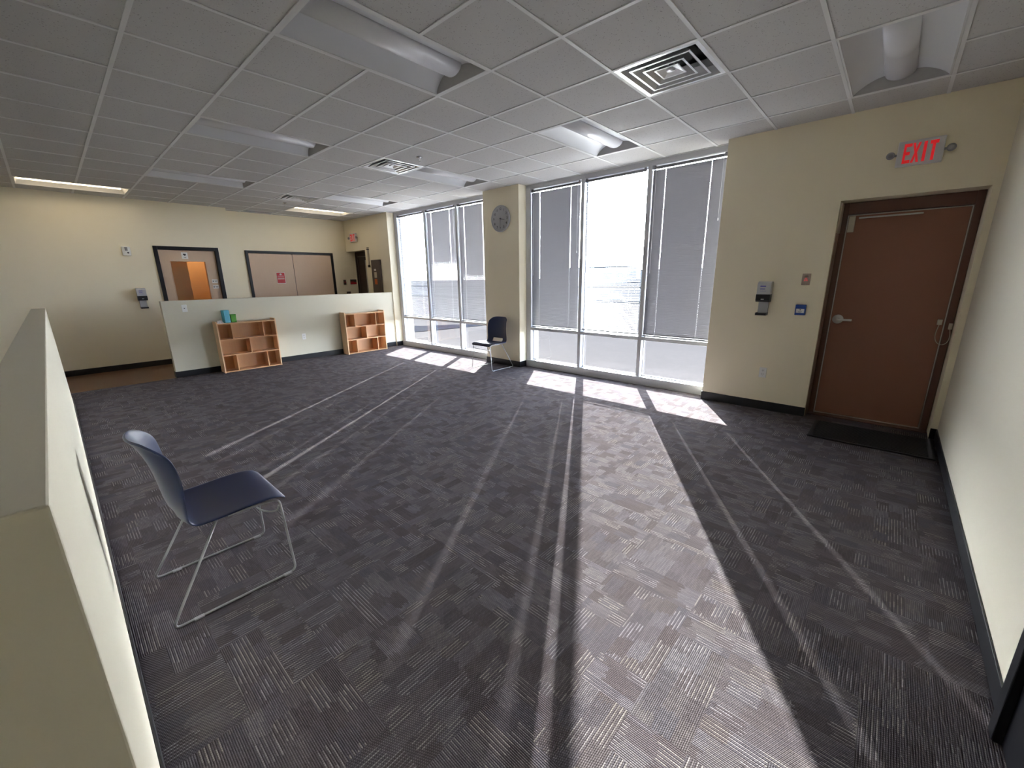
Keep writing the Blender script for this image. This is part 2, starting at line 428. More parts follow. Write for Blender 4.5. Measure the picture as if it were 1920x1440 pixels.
baysL = window('window_1', 'tall aluminium window bank left of the column', 5.43, 8.46, [7.357, 6.363], 5.47, 8.35)
baysR = window('window_2', 'tall aluminium window bank right of the column', 1.58, 4.62, [3.5425, 2.538], 1.600, 4.525)

# ------------------------------------------------------------------ blinds
def blind(label, ya, yb, theta, tassel_z=1.95, gap_lo=.030, gap_hi=.004, bot=0.704):
    a, b = ya+gap_lo, yb-gap_hi; yc = (a+b)/2
    t = thing('venetian_blind', label, 'blind', (5.502, yc, 0.688), group='venetian blinds in the tall windows')
    Z = lambda z: z-0.688
    a -= yc; b -= yc
    m = MB(); m.box(-.0135, .0135, a, b, Z(2.828), Z(2.856), 0, .003)
    for e in (a+.02, b-.02): m.box(-.012, .012, e-.012, e+.012, Z(2.85), Z(2.874))
    m.build('head_rail', M['slat'], t)
    ins = 0.165; c1, c2 = a+ins, b-ins; hg = 0.0022
    th = math.radians(theta); hw = 0.0125
    m = MB(); z = bot+.026; n = 0
    while z < 2.822:
        prof = []
        for k, s_ in ((-1, 0), (0, 1), (1, 0)):
            prof.append((k*hw*math.cos(th)+s_*.0014*math.sin(th), Z(z)-k*hw*math.sin(th)+s_*.0014*math.cos(th)))
        for p, q in ((a, c1-hg), (c1+hg, c2-hg), (c2+hg, b)):
            m.sheet(prof, 'Y', p, q)
        # narrow bridges on both sides of each cord hole keep the slat in one piece
        for c in (c1, c2):
            i0, i1 = prof[0], prof[1]; q = tuple(i0[k]+(i1[k]-i0[k])*.58 for k in (0, 1))
            m.sheet([i0, q], 'Y', c-hg, c+hg)
            i0, i1 = prof[2], prof[1]; q = tuple(i0[k]+(i1[k]-i0[k])*.58 for k in (0, 1))
            m.sheet([q, i0], 'Y', c-hg, c+hg)
        z += 0.0216; n += 1
    m.build('slats', M['slat'], t, recalc=False)
    m = MB(); m.box(-.012, .012, a, b, Z(bot-.006), Z(bot+.010), 0, .003)
    for c in (a+.03, b-.03): m.box(-.004, .004, c-.004, c+.004, 0.0, Z(bot))
    m.build('bottom_rail', M['slat'], t)
    for c in (c1, c2):
        m = MB()
        m.tube([(-hw-.001, c+.004, Z(bot)), (-hw-.001, c+.004, Z(2.83))], .0007, 5)
        m.tube([(hw+.001, c+.004, Z(bot)), (hw+.001, c+.004, Z(2.83))], .0007, 5)
        m.build('ladder_cord', M['cord'], t)
    m = MB(); yw = a+.035
    m.tube([(-.0185, yw, Z(2.835)), (-.0185, yw, Z(tassel_z))], .0012, 6)
    m.tube([(-.010, yw, Z(2.838)), (-.0185, yw, Z(2.835))], .0012, 6)
    pc = m.build('pull_cord', M['cord'], t)
    m = MB(); m.lathe([(.002, 0), (.006, -.008), (.007, -.03), (.0, -.034)], (-.0185, yw, Z(tassel_z)), seg=10)
    m.build('tassel', M['lightgrey'], pc)
    m = MB(); yw = b-.045
    m.tube([(-.019, yw, Z(2.83)), (-.019, yw, Z(1.55))], .003, 6); m.tube([(-.010, yw, Z(2.835)), (-.019, yw, Z(2.83))], .002, 6)
    m.build('tilt_wand', M['lens'], t)
(bL3, bL2, bL1), (bR3, bR2, bR1) = baysL, baysR
blind('bright half open blind in the leftmost tall window pane', *bL1, 21, 2.18)
blind('closed grey blind in the middle pane of the left window bank', *bL2, 56, 1.9)
blind('closed grey blind beside the clock column, left of it', *bL3, 59, 1.9)
blind('closed dark grey blind directly right of the clock column', *bR1, 63, 1.9)
blind('open blind with level slats in the glaring bright pane', *bR2, 0, 2.0, bot=.722)
blind('closed grey blind next to the cream wall with the exit door', *bR3, 66, 2.17)

# ------------------------------------------------------------------ exit doors in the recesses
def exit_door(name, label, y0, y1, ztop, xf=5.52, near=True):
    """opening y0..y1 in a wall facing -X; frame front at xf"""
    d = thing(name, label, 'door', (xf, (y0+y1)/2, 0), kind='structure'); cy = (y0+y1)/2
    a, b = y0-cy+.003, y1-cy-.003
    f = MB(); fr = 0.052; hd = 0.11
    f.box(0, .10, a, a+fr, 0, ztop, 0, .004); f.box(0, .10, b-fr, b, 0, ztop, 0, .004); f.box(0, .10, a+fr, b-fr, ztop-hd, ztop-.002, 0, .004)
    f.box(.028, .045, a+fr, a+fr+.012, 0, ztop-hd); f.box(.028, .045, b-fr-.012, b-fr, 0, ztop-hd)
    f.build('door_frame', M['brownframe'] if near else M['darkdoor'], d)
    la, lb, lz = a+fr+.010, b-fr-.010, ztop-hd-.012
    m = MB(); m.box(.034, .078, la, lb, .014, lz, 0, .002)
    leaf = m.build('door_leaf', M['browndoor'] if near else M['darkdoor'], d)
    m = MB()
    m.box(.027, .036, la-.008, la, .012, lz); m.box(.027, .036, lb, lb+.008, .012, lz)
    m.box(.027, .036, la-.008, lb+.008, lz, lz+.007); m.box(.024, .036, la-.008, lb+.008, .008, .018)
    m.build('weather_strip', M['seal'], d)
    m = MB(); m.box(-.07, .10, a, b, 0, .008, 0, .003)
    m.build('threshold', M['brownframe'], d)
    m = MB(); m.box(.10, .14, a, b, 0, ztop); m.build('light_stop_panel', M['brownframe'], d)  # unseen solid added behind the leaf so no light leaks in
    if near:
        m = MB(); hy = lb-.058; hz = 1.047
        m.lathe([(.047, .034), (.047, .027), (.043, .023), (.020, .022), (.013, .018), (.013, -.020)], (0, hy, hz), 'X', 28)
        m.tube([(-.018, hy, hz), (-.022, hy-.006, hz), (-.024, hy-.02, hz-.001), (-.024, hy-.115, hz-.004)], .009, 10)
        m.box(-.031, -.017, hy-.118, hy-.012, hz-.013, hz+.008, 0, .003)
        m.build('lever_handle', M['steel'], leaf)
        m = MB(); m.box(.008, .034, lb-.055, lb-.004, lz-.155, lz-.005, 0, .004)
        m.build('door_position_switch', M['beige'], leaf)
        m = MB(); m.box(-.20, -.004, b-.006, b, 0, ztop-.29, 0, .001); m.build('jamb_liner', M['liner'], d)
        m = MB(); m.box(-.19, -.02, b-.014, b, ztop-.285, ztop-.012, 0, .003)
        m.build('switch_cover', M['beige'], d)
        m = MB(); m.box(.012, .030, lb-.54, lb-.08, lz-.032, lz-.018, 0, .003)
        m.build('closer_arm', M['steel'], leaf)
        m = MB(); m.box(.006, .034, la+.012, la+.045, 1.035, 1.085, 0, .003); m.box(-.022, 0, a+.004, a+.030, 1.00, 1.055, 0, .003)
        pb = m.build('cable_box', M['beige'], d)
        pts = []; ya_, yb_ = la+.028, a+.017
        for k in range(25):
            t = k/24; cs = (1-math.cos(PI*t))/2; bulge = -.030*math.sin(2*PI*t)*-1
            pts.append((.018-.030*t, ya_+(yb_-ya_)*cs+bulge*.6, 1.037-.035*t-.165*math.sin(PI*t)))
        m = MB(); m.tube(pts, .0032, 6); m.build('cable', M['beige'], pb)
    else:
        m = MB(); m.box(.020, .034, -.02, .02, .9, 2.0, 0, .003); m.build('edge_trim', M['steel'], leaf)
    return d
exit_door('door_3', 'brown steel exit door in the cream wall at right', DY0, DY1, DZ)
exit_door('door_4', 'dark brown door in the recess of the far corner', 9.53, 10.46, 2.21, near=False)

# ------------------------------------------------------------------ wooden doors in the far wall
d = thing('door_1', 'pale wood door with an orange glowing glass panel', 'door', ((D1[0]+D1[1])/2, 10.10, 0), kind='structure')
hx = (D1[1]-D1[0])/2
f = MB(); fw = .062
f.box(-hx, -hx+fw, -.02, .14, 0, D1[2], 0, .004); f.box(hx-fw, hx, -.02, .14, 0, D1[2], 0, .004); f.box(-hx+fw, hx-fw, -.02, .14, D1[2]-fw, D1[2], 0, .004)
f.build('door_frame', M['blackframe'], d)
lx0, lx1, lz0, lz1 = -.300, .268, .25, 1.92
m = MB(); i = hx-fw-.003
m.box(-i, lx0, .035, .08, .01, D1[2]-fw-.003); m.box(lx1, i, .035, .08, .01, D1[2]-fw-.003)
m.box(lx0, lx1, .035, .08, lz1, D1[2]-fw-.003); m.box(lx0, lx1, .035, .08, .01, lz0)
leaf = m.build('door_leaf', M['birch'], d)
m = MB()
for q in ((lx0, lx0+.012, lz0, lz1), (lx1-.012, lx1, lz0, lz1), (lx0, lx1, lz1-.012, lz1), (lx0, lx1, lz0, lz0+.012)): m.box(q[0], q[1], .028, .086, q[2], q[3])
m.build('glazing_bead', M['birch'], leaf)
m = MB(); m.box(lx0+.005, lx1-.005, .055, .061, lz0+.005, lz1-.005); m.build('pane', M['glass'], leaf)
# room behind the door: an orange wall with a projecting corner
mb = MB()
mb.box(0.9, 2.68, 12.0, 12.1, 0, 2.6); mb.box(0.9, 1.0, 10.47, 12.0, 0, 2.6); mb.box(2.58, 2.68, 10.47, 12.0, 0, 2.6)
mb.box(1.0, 2.06, 10.95, 12.0, 0, 2.6)
mb.box(0.9, 2.68, 10.47, 12.1, 2.6, 2.7); mb.box(0.9, 2.68, 10.47, 12.1, -.1, 0.0)
struct('wall_orange_room', mb, M['orange'], 'orange room seen through the glass of the pale wood door', 'wall')

D2 = (3.014, 4.928, 2.167); cx = (D2[0]+D2[1])/2; hx = (D2[1]-D2[0])/2
d = thing('door_2', 'wide double door of pale birch in a black frame', 'door', (cx, 10.46, 0), kind='structure')
f = MB(); fw = .055
f.box(-hx, -hx+fw, -.03, 0, 0, D2[2], 0, .004); f.box(hx-fw, hx, -.03, 0, 0, D2[2], 0, .004); f.box(-hx+fw, hx-fw, -.03, 0, D2[2]-fw, D2[2], 0, .004); f.box(-.02, .02, -.004, 0, .01, D2[2]-fw)  # last box: thin black strip painting shade into the gap between the leaves
f.build('door_frame', M['blackframe'], d)
for a, b in ((-hx+fw+.003, -.006), (.006, hx-fw-.003)):
    m = MB(); m.box(a, b, -.012, 0, .01, D2[2]-fw-.003); lf = m.build('door_leaf', M['birch'], d)
    m = MB(); hxx = (b-.07 if a < 0 else a+.07)
    m.lathe([(.028, -.012), (.028, -.020), (.012, -.024), (.012, -.05), (.026, -.056), (.026, -.07), (.0, -.075)], (hxx, 0, 1.0), 'Y', 20)
    m.build('door_knob', M['steel'], lf)

# black framed doorway at the near end of the right wall
d = thing('door_5', 'black door frame at the lower right corner', 'door', (1.36, -0.515, 0), kind='structure')
f = MB(); f.box(.46, .52, -.02, .035, 0, 2.17, 0, .004); f.box(-.52, -.46, -.02, .035, 0, 2.17, 0, .004); f.box(-.52, .52, -.02, .035, 2.11, 2.17, 0, .004)
f.build('door_frame', M['blackframe'], d)
m = MB(); m.box(-.457, .457, .0, .012, .01, 2.107); m.build('door_leaf', M['blackframe'], d)

# ------------------------------------------------------------------ ceiling lights
def troffer(lit):
    t = thing('ceiling_light', '', 'ceiling light')
    Lx, Ly = 2*S-.026, S-.026; x0, y0 = -Lx/2, -Ly/2
    m = MB(); e = .012
    for q in ((-Lx/2, Lx/2, -Ly/2, -Ly/2+e), (-Lx/2, Lx/2, Ly/2-e, Ly/2), (-Lx/2, -Lx/2+e, -Ly/2, Ly/2), (Lx/2-e, Lx/2, -Ly/2, Ly/2)): m.box(*q, 0.0, .015)
    m.box(-Lx/2, Lx/2, -Ly/2, Ly/2, .125, .135)
    for s_ in (-1, 1): m.box(-Lx/2, Lx/2, s_*(Ly/2-.004), s_*Ly/2, 0, .13)
    m.build('frame', M['grid'], t)
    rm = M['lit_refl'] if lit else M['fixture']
    for s_ in (-1, 1):
        m = MB(); pts = []
        for k in range(13):
            u = k/12; pts.append((s_*(Ly/2-e-(Ly/2-e-.075)*u), .004+.082*math.sin(u*PI/2)**.8))
        m.sheet(pts, 'X', -Lx/2+e, Lx/2-e)
        m.build('reflector', rm, t)
    for s_ in (-1, 1):
        m = MB(); xa = s_*(Lx/2-e); xb = s_*(Lx/2-e-.05)
        m.add([(xa, -Ly/2+e, .004), (xa, Ly/2-e, .004), (xb, Ly/2-e, .100), (xb, -Ly/2+e, .100)], [(0, 1, 2, 3)])
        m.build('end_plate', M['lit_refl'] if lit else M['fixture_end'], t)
    m = MB(); pts = []
    for k in range(17):
        a = PI+PI*k/16; pts.append((.092*math.cos(a), .086+.060*math.sin(a)))
    pts2 = pts
    m.poly_extrude(pts2, 'X', -Lx/2+.036, Lx/2-.075, 0, True)
    m.build('lamp_lens', M['lens_lit'] if lit else M['lens'], t)
    return t
tr_off, tr_on = troffer(False), troffer(True)
lab = ['unlit ceiling light nearest the top edge, above the open floor', 'second unlit ceiling light, in line beyond the nearest one',
       'farthest unlit ceiling light of the left row, near the back wall', 'unlit ceiling light before the tall glaring window',
       'unlit ceiling light above the exit sign, at upper right', 'unlit ceiling light between the square vent and the clock column',
       'unlit ceiling light near the left window bank, farthest on the window side', 'lit warm ceiling light at the left end of the far wall',
       'lit ceiling light above the wide double door']
first = {0: True, 1: True}
for k, (j, i) in enumerate(fixtures):
    on = k >= 7; src = tr_on if on else tr_off
    loc = (GX0+S*(j+1), GY0+S*(i+.5), H)
    grp = 'lit ceiling lights' if on else 'unlit ceiling lights'
    if first[on]:
        src.location = loc; src['label'] = lab[k]; src['group'] = grp; first[on] = False
    else: put_copy(src, loc, 0, lab[k], grp)

# ------------------------------------------------------------------ ceiling vents
def vent():
    t = thing('ceiling_vent', '', 'vent'); a = S/2-.013
    m = MB()
    def ring(m, r0, z0, r1, z1):
        vs = [(sx*r0, sy*r0, z0) for sx, sy in ((-1, -1), (1, -1), (1, 1), (-1, 1))]+[(sx*r1, sy*r1, z1) for sx, sy in ((-1, -1), (1, -1), (1, 1), (-1, 1))]
        m.add(vs, [(i, (i+1) % 4, 4+(i+1) % 4, 4+i) for i in range(4)])
    ring(m, a, 0.0, a-.028, 0.0); ring(m, a-.028, 0.0, a-.065, .05); ring(m, a-.065, .05, a-.075, .10)
    m.build('frame', M['vent'], t)
    m = MB(); m.box(-a, a, -a, a, .135, .145); m.lathe([(.17, .134), (.17, .10)], (0, 0, 0), 'Z', 32); m.build('duct', M['vent_dark'], t)
    for r in (.215, .145):
        m = MB(); ring(m, r, -.002, r-.014, -.002); ring(m, r-.014, -.002, r-.060, .045); ring(m, r, -.002, r-.004, .006); ring(m, r-.004, .006, r-.052, .050)
        m.build('louvre_cone', M['vent'], t)
    m = MB(); ring(m, .085, .004, .075, .004); ring(m, .075, .004, .02, .03); ring(m, .02, .03, .001, .03); ring(m, .085, .004, .02, .038)
    m.lathe([(.030, .020), (.030, .012), (.0, .012)], (0, 0, 0), 'Z', 24)
    for s_ in (-1, 1): m.box(s_*.05-.004, s_*.05+.004, -.004, .004, .03, .135); m.box(s_*.14-.004, s_*.14+.004, -.004, .004, .03, .135)
    m.build('centre_cone', M['vent'], t)
    return t
vt = vent(); first_v = True
for (j, i), lb in zip(vents, ['largest square ceiling vent, nearest, between the speckled tiles', 'square ceiling vent touching an unlit light, beside a sprinkler',
                              'small far ceiling vent before the lit light over the double door']):
    loc = (GX0+S*(j+.5), GY0+S*(i+.5), H)
    if first_v: vt.location = loc; vt['label'] = lb; vt['group'] = 'square ceiling vents'; first_v = False
    else: put_copy(vt, loc, 0, lb, 'square ceiling vents')
# flush slot grille by the far wall
t = thing('return_grille', 'flat grey ceiling grille against the far wall', 'vent', (3.32, 10.19, H))
m = MB(); m.box(-.27, .27, -.12, -.10, -.004, .004); m.box(-.27, .27, .10, .12, -.004, .004); m.box(-.27, -.25, -.12, .12, -.004, .004); m.box(.25, .27, -.12, .12, -.004, .004)
m.build('frame', M['lightgrey'], t)
m = MB()
for k in range(9): m.box(-.25, .25, -.095+k*.0225, -.085+k*.0225, -.002, .005)
m.build('slats', M['grey'], t)

def sprinkler():
    t = thing('ceiling_sprinkler', '', 'sprinkler')
    m = MB(); m.lathe([(.038, 0), (.036, -.006), (.014, -.012), (.010, -.012)], (0, 0, 0), 'Z', 24); m.build('escutcheon', M['chrome'], t)
    m = MB(); m.lathe([(.008, -.01), (.008, -.03)], (0, 0, 0), 'Z', 12)
    m.tube([(-.010, 0, -.028), (-.014, 0, -.04), (-.004, 0, -.055)], .002, 6); m.tube([(.010, 0, -.028), (.014, 0, -.04), (.004, 0, -.055)], .002, 6)
    m.lathe([(.004, -.05), (.018, -.056), (.018, -.058), (.0, -.058)], (0, 0, 0), 'Z', 16); m.build('deflector', M['steel'], t)
    return t
sp = sprinkler(); sp.location = (GX0+S*3.5, GY0+S*2.5, H+.0045); sp['label'] = 'sprinkler head in a tile beside the middle square vent'; sp['group'] = 'sprinkler heads'
put_copy(sp, (GX0+S*3.5, GY0+S*9.5, H+.0045), 0, 'tiny far sprinkler head before the lit light over the double door', 'sprinkler heads')

# ------------------------------------------------------------------ exit signs
LET = {   # letter strokes in a 1 x 1.6 cell
 'E': [[(0, 0), (.95, 0), (.95, .26), (.30, .26), (.30, .67), (.80, .67), (.80, .93), (.30, .93), (.30, 1.34), (.95, 1.34), (.95, 1.6), (0, 1.6)]],
 'X': [[(0, 0), (.31, 0), (.5, .52), (.69, 0), (1, 0), (.66, .8), (1, 1.6), (.69, 1.6), (.5, 1.08), (.31, 1.6), (0, 1.6), (.34, .8)]],
 'I': [[(.31, 0), (.69, 0), (.69, 1.6), (.31, 1.6)]],
 'T': [[(.32, 0), (.68, 0), (.68, 1.32), (1, 1.32), (1, 1.6), (0, 1.6), (0, 1.32), (.32, 1.32)]]}
def exit_sign(label, loc, rz, boxdepth=.045):
    t = thing('exit_sign', label, 'exit sign', loc, rz, 'exit signs')
    m = MB(); m.box(-.147, .147, -boxdepth, 0, -.10, .10, 0, .006); bd = m.build('housing', M['signgrey'], t)
    h = .155; sc = h/1.6; widths = {'E': 1.0, 'X': 1.0, 'I': .8, 'T': 1.0}; x = -.106
    for ch in 'EXIT':
        m = MB(); sx = .052
        for poly in LET[ch]:
            m.poly_extrude([(x+p[0]*sx, -h/2-.002+p[1]*sc) for p in poly], 'Y', -boxdepth-.002, -boxdepth+.002)
        m.build('letter', M['exit_red'], bd); x += .0535
    for s_ in (-1, 1):
        m = MB(); c = (s_*.188, -.045, -.004)
        m.box(s_*.145, s_*.185, -.034, -.018, -.012, .006, 0, .003)
        m.lathe([(.010, .028), (.026, .012), (.030, -.006), (.030, -.012)], c, 'Y', 20)
        hd = m.build('lamp_head', M['grey'], t)
        m = MB(); m.lathe([(.024, -.0125), (.015, -.0165), (0.0005, -.018)], c, 'Y', 20); m.build('lamp_lens', M['grey'], hd)
    return t
ex = exit_sign('lit red exit sign above the brown exit door', (XE, 0.013, 2.517), FACE_X)
put_copy(ex, (XE, 9.985, 2.517), FACE_X, 'small far exit sign over the dark door recess', 'exit signs')

# ------------------------------------------------------------------ hand sanitizer dispensers
def sanitizer():
    t = thing('sanitizer_dispenser', '', 'dispenser')
    m = MB(); m.box(-.050, .050, -.012, 0, -.335, .0, 0, .004); m.build('back_plate', M['grey'], t)
    m = MB(); pr = [(-.005, -.125), (-.095, -.125), (-.100, -.02), (-.085, -.003), (-.05, .010), (-.005, .010)]
    m.poly_extrude(pr, 'X', -.064, .064); cv = m.build('cover', M['lightgrey'], t)
    m = MB()
    m.box(-.035, .018, -.1025, -.098, -.045, -.033); m.box(-.035, .012, -.1025, -.098, -.072, -.063); m.box(-.035, .025, -.1015, -.098, -.092, -.089)
    m.build('print', M['violet'], cv)
    m = MB(); pr = [(-.005, -.205), (-.085, -.205), (-.105, -.185), (-.102, -.125), (-.005, -.125)]
    m.poly_extrude(pr, 'X', -.066, .066); bd = m.build('body', M['black'], t)
    m = MB(); m.box(-.014, .014, -.108, -.103, -.182, -.172); m.build('badge', M['lightgrey'], bd)
    m = MB(); m.box(-.047, .047, -.020, -.010, -.325, -.205); m.build('splash_panel', M['lightgrey'], t)
    m = MB(); m.box(-.052, .052, -.105, -.006, -.350, -.338, 0, .003); m.box(-.052, .052, -.105, -.098, -.350, -.325, 0, .002)
    m.box(-.052, -.046, -.105, -.006, -.350, -.322); m.box(.046, .052, -.105, -.006, -.350, -.322)
    m.build('drip_tray', M['black'], t)
    return t
sa = sanitizer(); sa.location = (XE+.002, 1.035, 1.43); sa.rotation_euler = (0, 0, FACE_X)
sa['label'] = 'grey and black hand sanitizer dispenser on the wall left of the exit door'; sa['group'] = 'hand sanitizer dispensers'
put_copy(sa, (1.136, 10.102, 1.42), 0, 'hand sanitizer dispenser on the far wall left of the wooden door', 'hand sanitizer dispensers')

# ------------------------------------------------------------------ switches, buttons, outlets
t = thing('request_to_exit_button', 'beige wall button with red lit symbol beside the exit door', 'button', (XE+.002, .682, 1.459), FACE_X)
m = MB(); m.box(-.037, .037, -.006, 0, -.058, .058, 0, .003); pl = m.build('plate', M['almond'], t)
m = MB(); m.box(-.022, .022, -.010, -.005, -.03, .025, 0, .003); bt = m.build('button', M['almond'], t)
m = MB()
for a in (90, 210, 330):
    c = (.012*math.cos(math.radians(a)), .012*math.sin(math.radians(a))-.003)
    q = [(c[0]+r*math.cos(w+math.radians(a)), c[1]+r*math.sin(w+math.radians(a))) for r, w in ((.008, PI/2), (.008, PI), (.008, -PI/2), (.006, 0))]
    m.poly_extrude(q, 'Y', -.012, -.009)
m.build('symbol', M['rex_red'], bt)
m = MB(); m.box(-.014, .014, -.0075, -.005, .030, .036); m.build('print', M['black'], pl)

t = thing('door_release_box', 'bright blue pull box with white label beside the exit door', 'pull box', (XE+.002, .687, 1.148), FACE_X)
m = MB(); m.box(-.046, .046, -.035, 0, -.054, .054, 0, .005); bd = m.build('body', M['blue'], t)
m = MB(); m.box(-.036, .036, -.0375, -.034, -.030, .012, 0, .001); lb_ = m.build('label_plate', M['white'], bd)
m = MB(); m.lathe([(.006, -.0385), (.006, -.037)], (0, 0, .002), 'Y', 12); m.box(-.018, .018, -.0385, -.037, -.018, -.015); m.box(-.012, .012, -.0385, -.037, -.025, -.0225)
m.build('print', M['black'], lb_)

def outlet(name, label, loc, rz, group, coax=False):
    t = thing(name, label, 'outlet', loc, rz, group)
    m = MB(); m.box(-.036, .036, -.006, 0, -.058, .058, 0, .003); pl = m.build('plate', M['white'], t)
    if coax:
        m = MB(); m.lathe([(.009, -.005), (.009, -.012), (.004, -.012), (.004, -.018), (0.0, -.018)], (0, 0, 0), 'Y', 14); m.build('jack', M['grey'], pl)
    else:
        for z in (-.022, .022):
            m = MB(); m.box(-.017, .017, -.009, -.005, z-.016, z+.016, 0, .003); rc = m.build('receptacle', M['white'], pl)
            m = MB(); m.box(-.008, -.005, -.0098, -.008, z-.002, z+.009); m.box(.005, .008, -.0098, -.008, z-.002, z+.009); m.box(-.002, .002, -.0098, -.008, z-.010, z-.006)
            m.build('slot', M['black'], rc)
    return t
ol = outlet('wall_outlet', 'white power outlet on the exit wall near the floor', (XE, .951, .432), FACE_X, 'power outlets')
put_copy(ol, (3.238, 8.50, .450), 0, 'white power outlet on the low partition between the shelf units', 'power outlets')
outlet('cable_outlet', 'white plate with a dark jack at the left end of the low partition', (1.445, 8.50, 1.11), 0, 'cable plates', True)

# strobe on far wall
t = thing('alarm_strobe', 'white alarm strobe high on the far wall, left of the wooden door', 'alarm strobe', (1.072, 10.102, 2.065))
m = MB(); m.box(-.057, .057, -.035, 0, -.075, .075, 0, .008); bd = m.build('body', M['white'], t)
m = MB(); m.box(-.018, .018, -.055, -.034, .005, .068, 0, .006); m.build('lens', M['grey'], bd)
m = MB(); m.lathe([(.013, -.036), (.013, -.039), (.003, -.039)], (.018, 0, -.028), 'Y', 14); m.build('sounder', M['black'], bd)

# signs on doors
t = thing('door_sign', 'white square sign with dark emblem at the top of the wooden door', 'sign', (1.896, 10.1345, 1.955))
m = MB(); m.box(-.049, .049, -.004, 0, 0, .118, 0, .001); pl = m.build('plate', M['white'], t)
m = MB(); m.poly_extrude([(-.026, .082), (-.010, .062), (.006, .052), (.014, .066), (.028, .074), (.018, .084), (.012, .098), (.0, .088), (-.014, .096)], 'Y', -.0055, -.0035)
m.box(-.020, .022, -.0055, -.0035, .026, .032); m.box(-.012, .014, -.0055, -.0035, .018, .021); m.build('print', M['black'], pl)
for z, lb in ((1.535, 'upper of two small white signs on the right stile of the wooden door'), (1.425, 'lower of two small white signs on the right stile of the wooden door')):
    t = thing('door_sign', lb, 'sign', (2.305, 10.1345, z), group='small white door signs')
    m = MB(); m.box(-.049, .049, -.004, 0, -.035, .035, 0, .001); pl = m.build('plate', M['white'], t)
    m = MB(); m.box(-.038, -.024, -.0055, -.0035, -.014, .012); m.box(-.008, .038, -.0055, -.0035, -.002, .006); m.box(-.002, .030, -.0055, -.0035, -.012, -.009); m.build('print', M['black'], pl)
t = thing('notice_sheet', 'red notice with white lines taped to the double door', 'sign', (3.66, 10.448, 1.585))
m = MB(); m.box(-.092, .092, -.003, 0, -.125, .125, 0, .001); bd = m.build('border', M['white'], t)
m = MB(); m.box(-.084, .084, -.0045, -.0025, -.112, .116, 0, .0005); rd = m.build('sheet', M['red'], bd)
m = MB(); m.lathe([(.020, -.0055), (.020, -.004)], (0, 0, .083), 'Y', 18); m.box(-.03, .03, -.0055, -.004, .074, .082)
for z, w_, h_ in ((.036, .066, .008), (-.002, .066, .007), (-.026, .070, .011)): m.box(-w_, w_, -.0055, -.004, z, z+h_)
m.build('print', M['white'], rd)

# small things in the far recess
t = thing('call_point', 'small dark red call point on the wall beside the dark door', 'call point', (5.165, 10.46, 1.465))
m = MB(); m.box(-.028, .028, -.03, 0, -.058, .058, 0, .004); bd = m.build('body', M['panel'], t)
m = MB(); m.lathe([(.014, -.036), (.014, -.03)], (0, 0, 0), 'Y', 14); m.build('button', M['red'], bd)
t = thing('warning_sign', 'small red sign inside the dark door recess', 'sign', (5.405, 10.46, 1.47))
m = MB(); m.box(-.085, .085, -.004, 0, -.062, .062, 0, .001); bd = m.build('plate', M['panel'], t)
m = MB(); m.box(-.080, .080, -.006, -.003, -.058, -.010); m.box(-.06, .02, -.006, -.003, .0, .012); m.build('red_band', M['red'], bd)
t = thing('wall_box', 'dark box at the wall just above the low partition', 'box', (5.24, 10.46, 1.17))
m = MB(); m.box(-.05, .05, -.03, 0, -.06, .06, 0, .004); bd = m.build('body', M['panel'], t)
m = MB(); m.box(-.02, .02, -.034, -.028, -.03, .03, 0, .003); m.build('cover', M['black'], bd)
t = thing('wall_raceway', 'narrow beige strip with black ends on the side wall', 'raceway', (XE, 9.375, 2.03), FACE_X)
m = MB(); m.box(-.028, .028, -.025, 0, -.17, .17, 0, .003); m.build('cover', M['beige'], t)
m = MB(); m.box(-.032, .032, -.03, 0, .17, .195); m.box(-.032, .032, -.03, 0, .21, .225); m.box(-.032, .032, -.03, 0, -.225, -.17)
m.build('end_cap', M['black'], t)
t = thing('mounted_electrical_panel', 'brown grey electrical panel with stickers on the side wall', 'electrical panel', (XE-.0015, 9.045, .55), FACE_X)
m = MB(); m.box(-.19, .19, -.04, 0, 0, 1.415, 0, .004); bx = m.build('cabinet', M['panel'], t)
m = MB(); m.box(-.172, .172, -.048, -.038, .02, 1.395, 0, .003); dr = m.build('door', M['panel'], t)
m = MB(); m.box(.075, .125, -.058, -.046, .33, .45, 0, .003); m.build('latch', M['black'], dr)
m = MB(); m.box(-.06, .02, -.050, -.047, 1.17, 1.21); m.build('sticker', M['white'], dr)
m = MB(); m.box(-.07, .04, -.050, -.047, 1.01, 1.14); m.build('sticker', M['beige'], dr)
m = MB(); m.box(-.07, .04, -.050, -.047, .86, .985); m.build('sticker', M['orange_sticker'], dr)

# ------------------------------------------------------------------ clock
def text_mesh(txt, size):
    cu = bpy.data.curves.new('t', 'FONT'); cu.body = txt; cu.size = size; cu.align_x = 'CENTER'; cu.align_y = 'CENTER'; cu.extrude = 0.0008; cu.offset = 0.0012
    o = bpy.data.objects.new('t', cu); C.objects.link(o); bpy.context.view_layer.update()
    me = bpy.data.meshes.new_from_object(o.evaluated_get(bpy.context.evaluated_depsgraph_get()))
    bpy.data.objects.remove(o); return me
t = thing('wall_clock', 'round white clock with black numerals on the column', 'clock', (5.29, 5.0, 2.465), FACE_X)
m = MB(); m.lathe([(.200, 0), (.208, -.012), (.208, -.032), (.200, -.040), (.190, -.038), (.188, -.026)], (0, 0, 0), 'Y', 56); m.build('rim', M['clock_rim'], t)
m = MB(); m.lathe([(.190, -.010), (.190, -.024), (.001, -.024)], (0, 0, 0), 'Y', 56, smooth=False); fc = m.build('face', M['clock_face'], t)
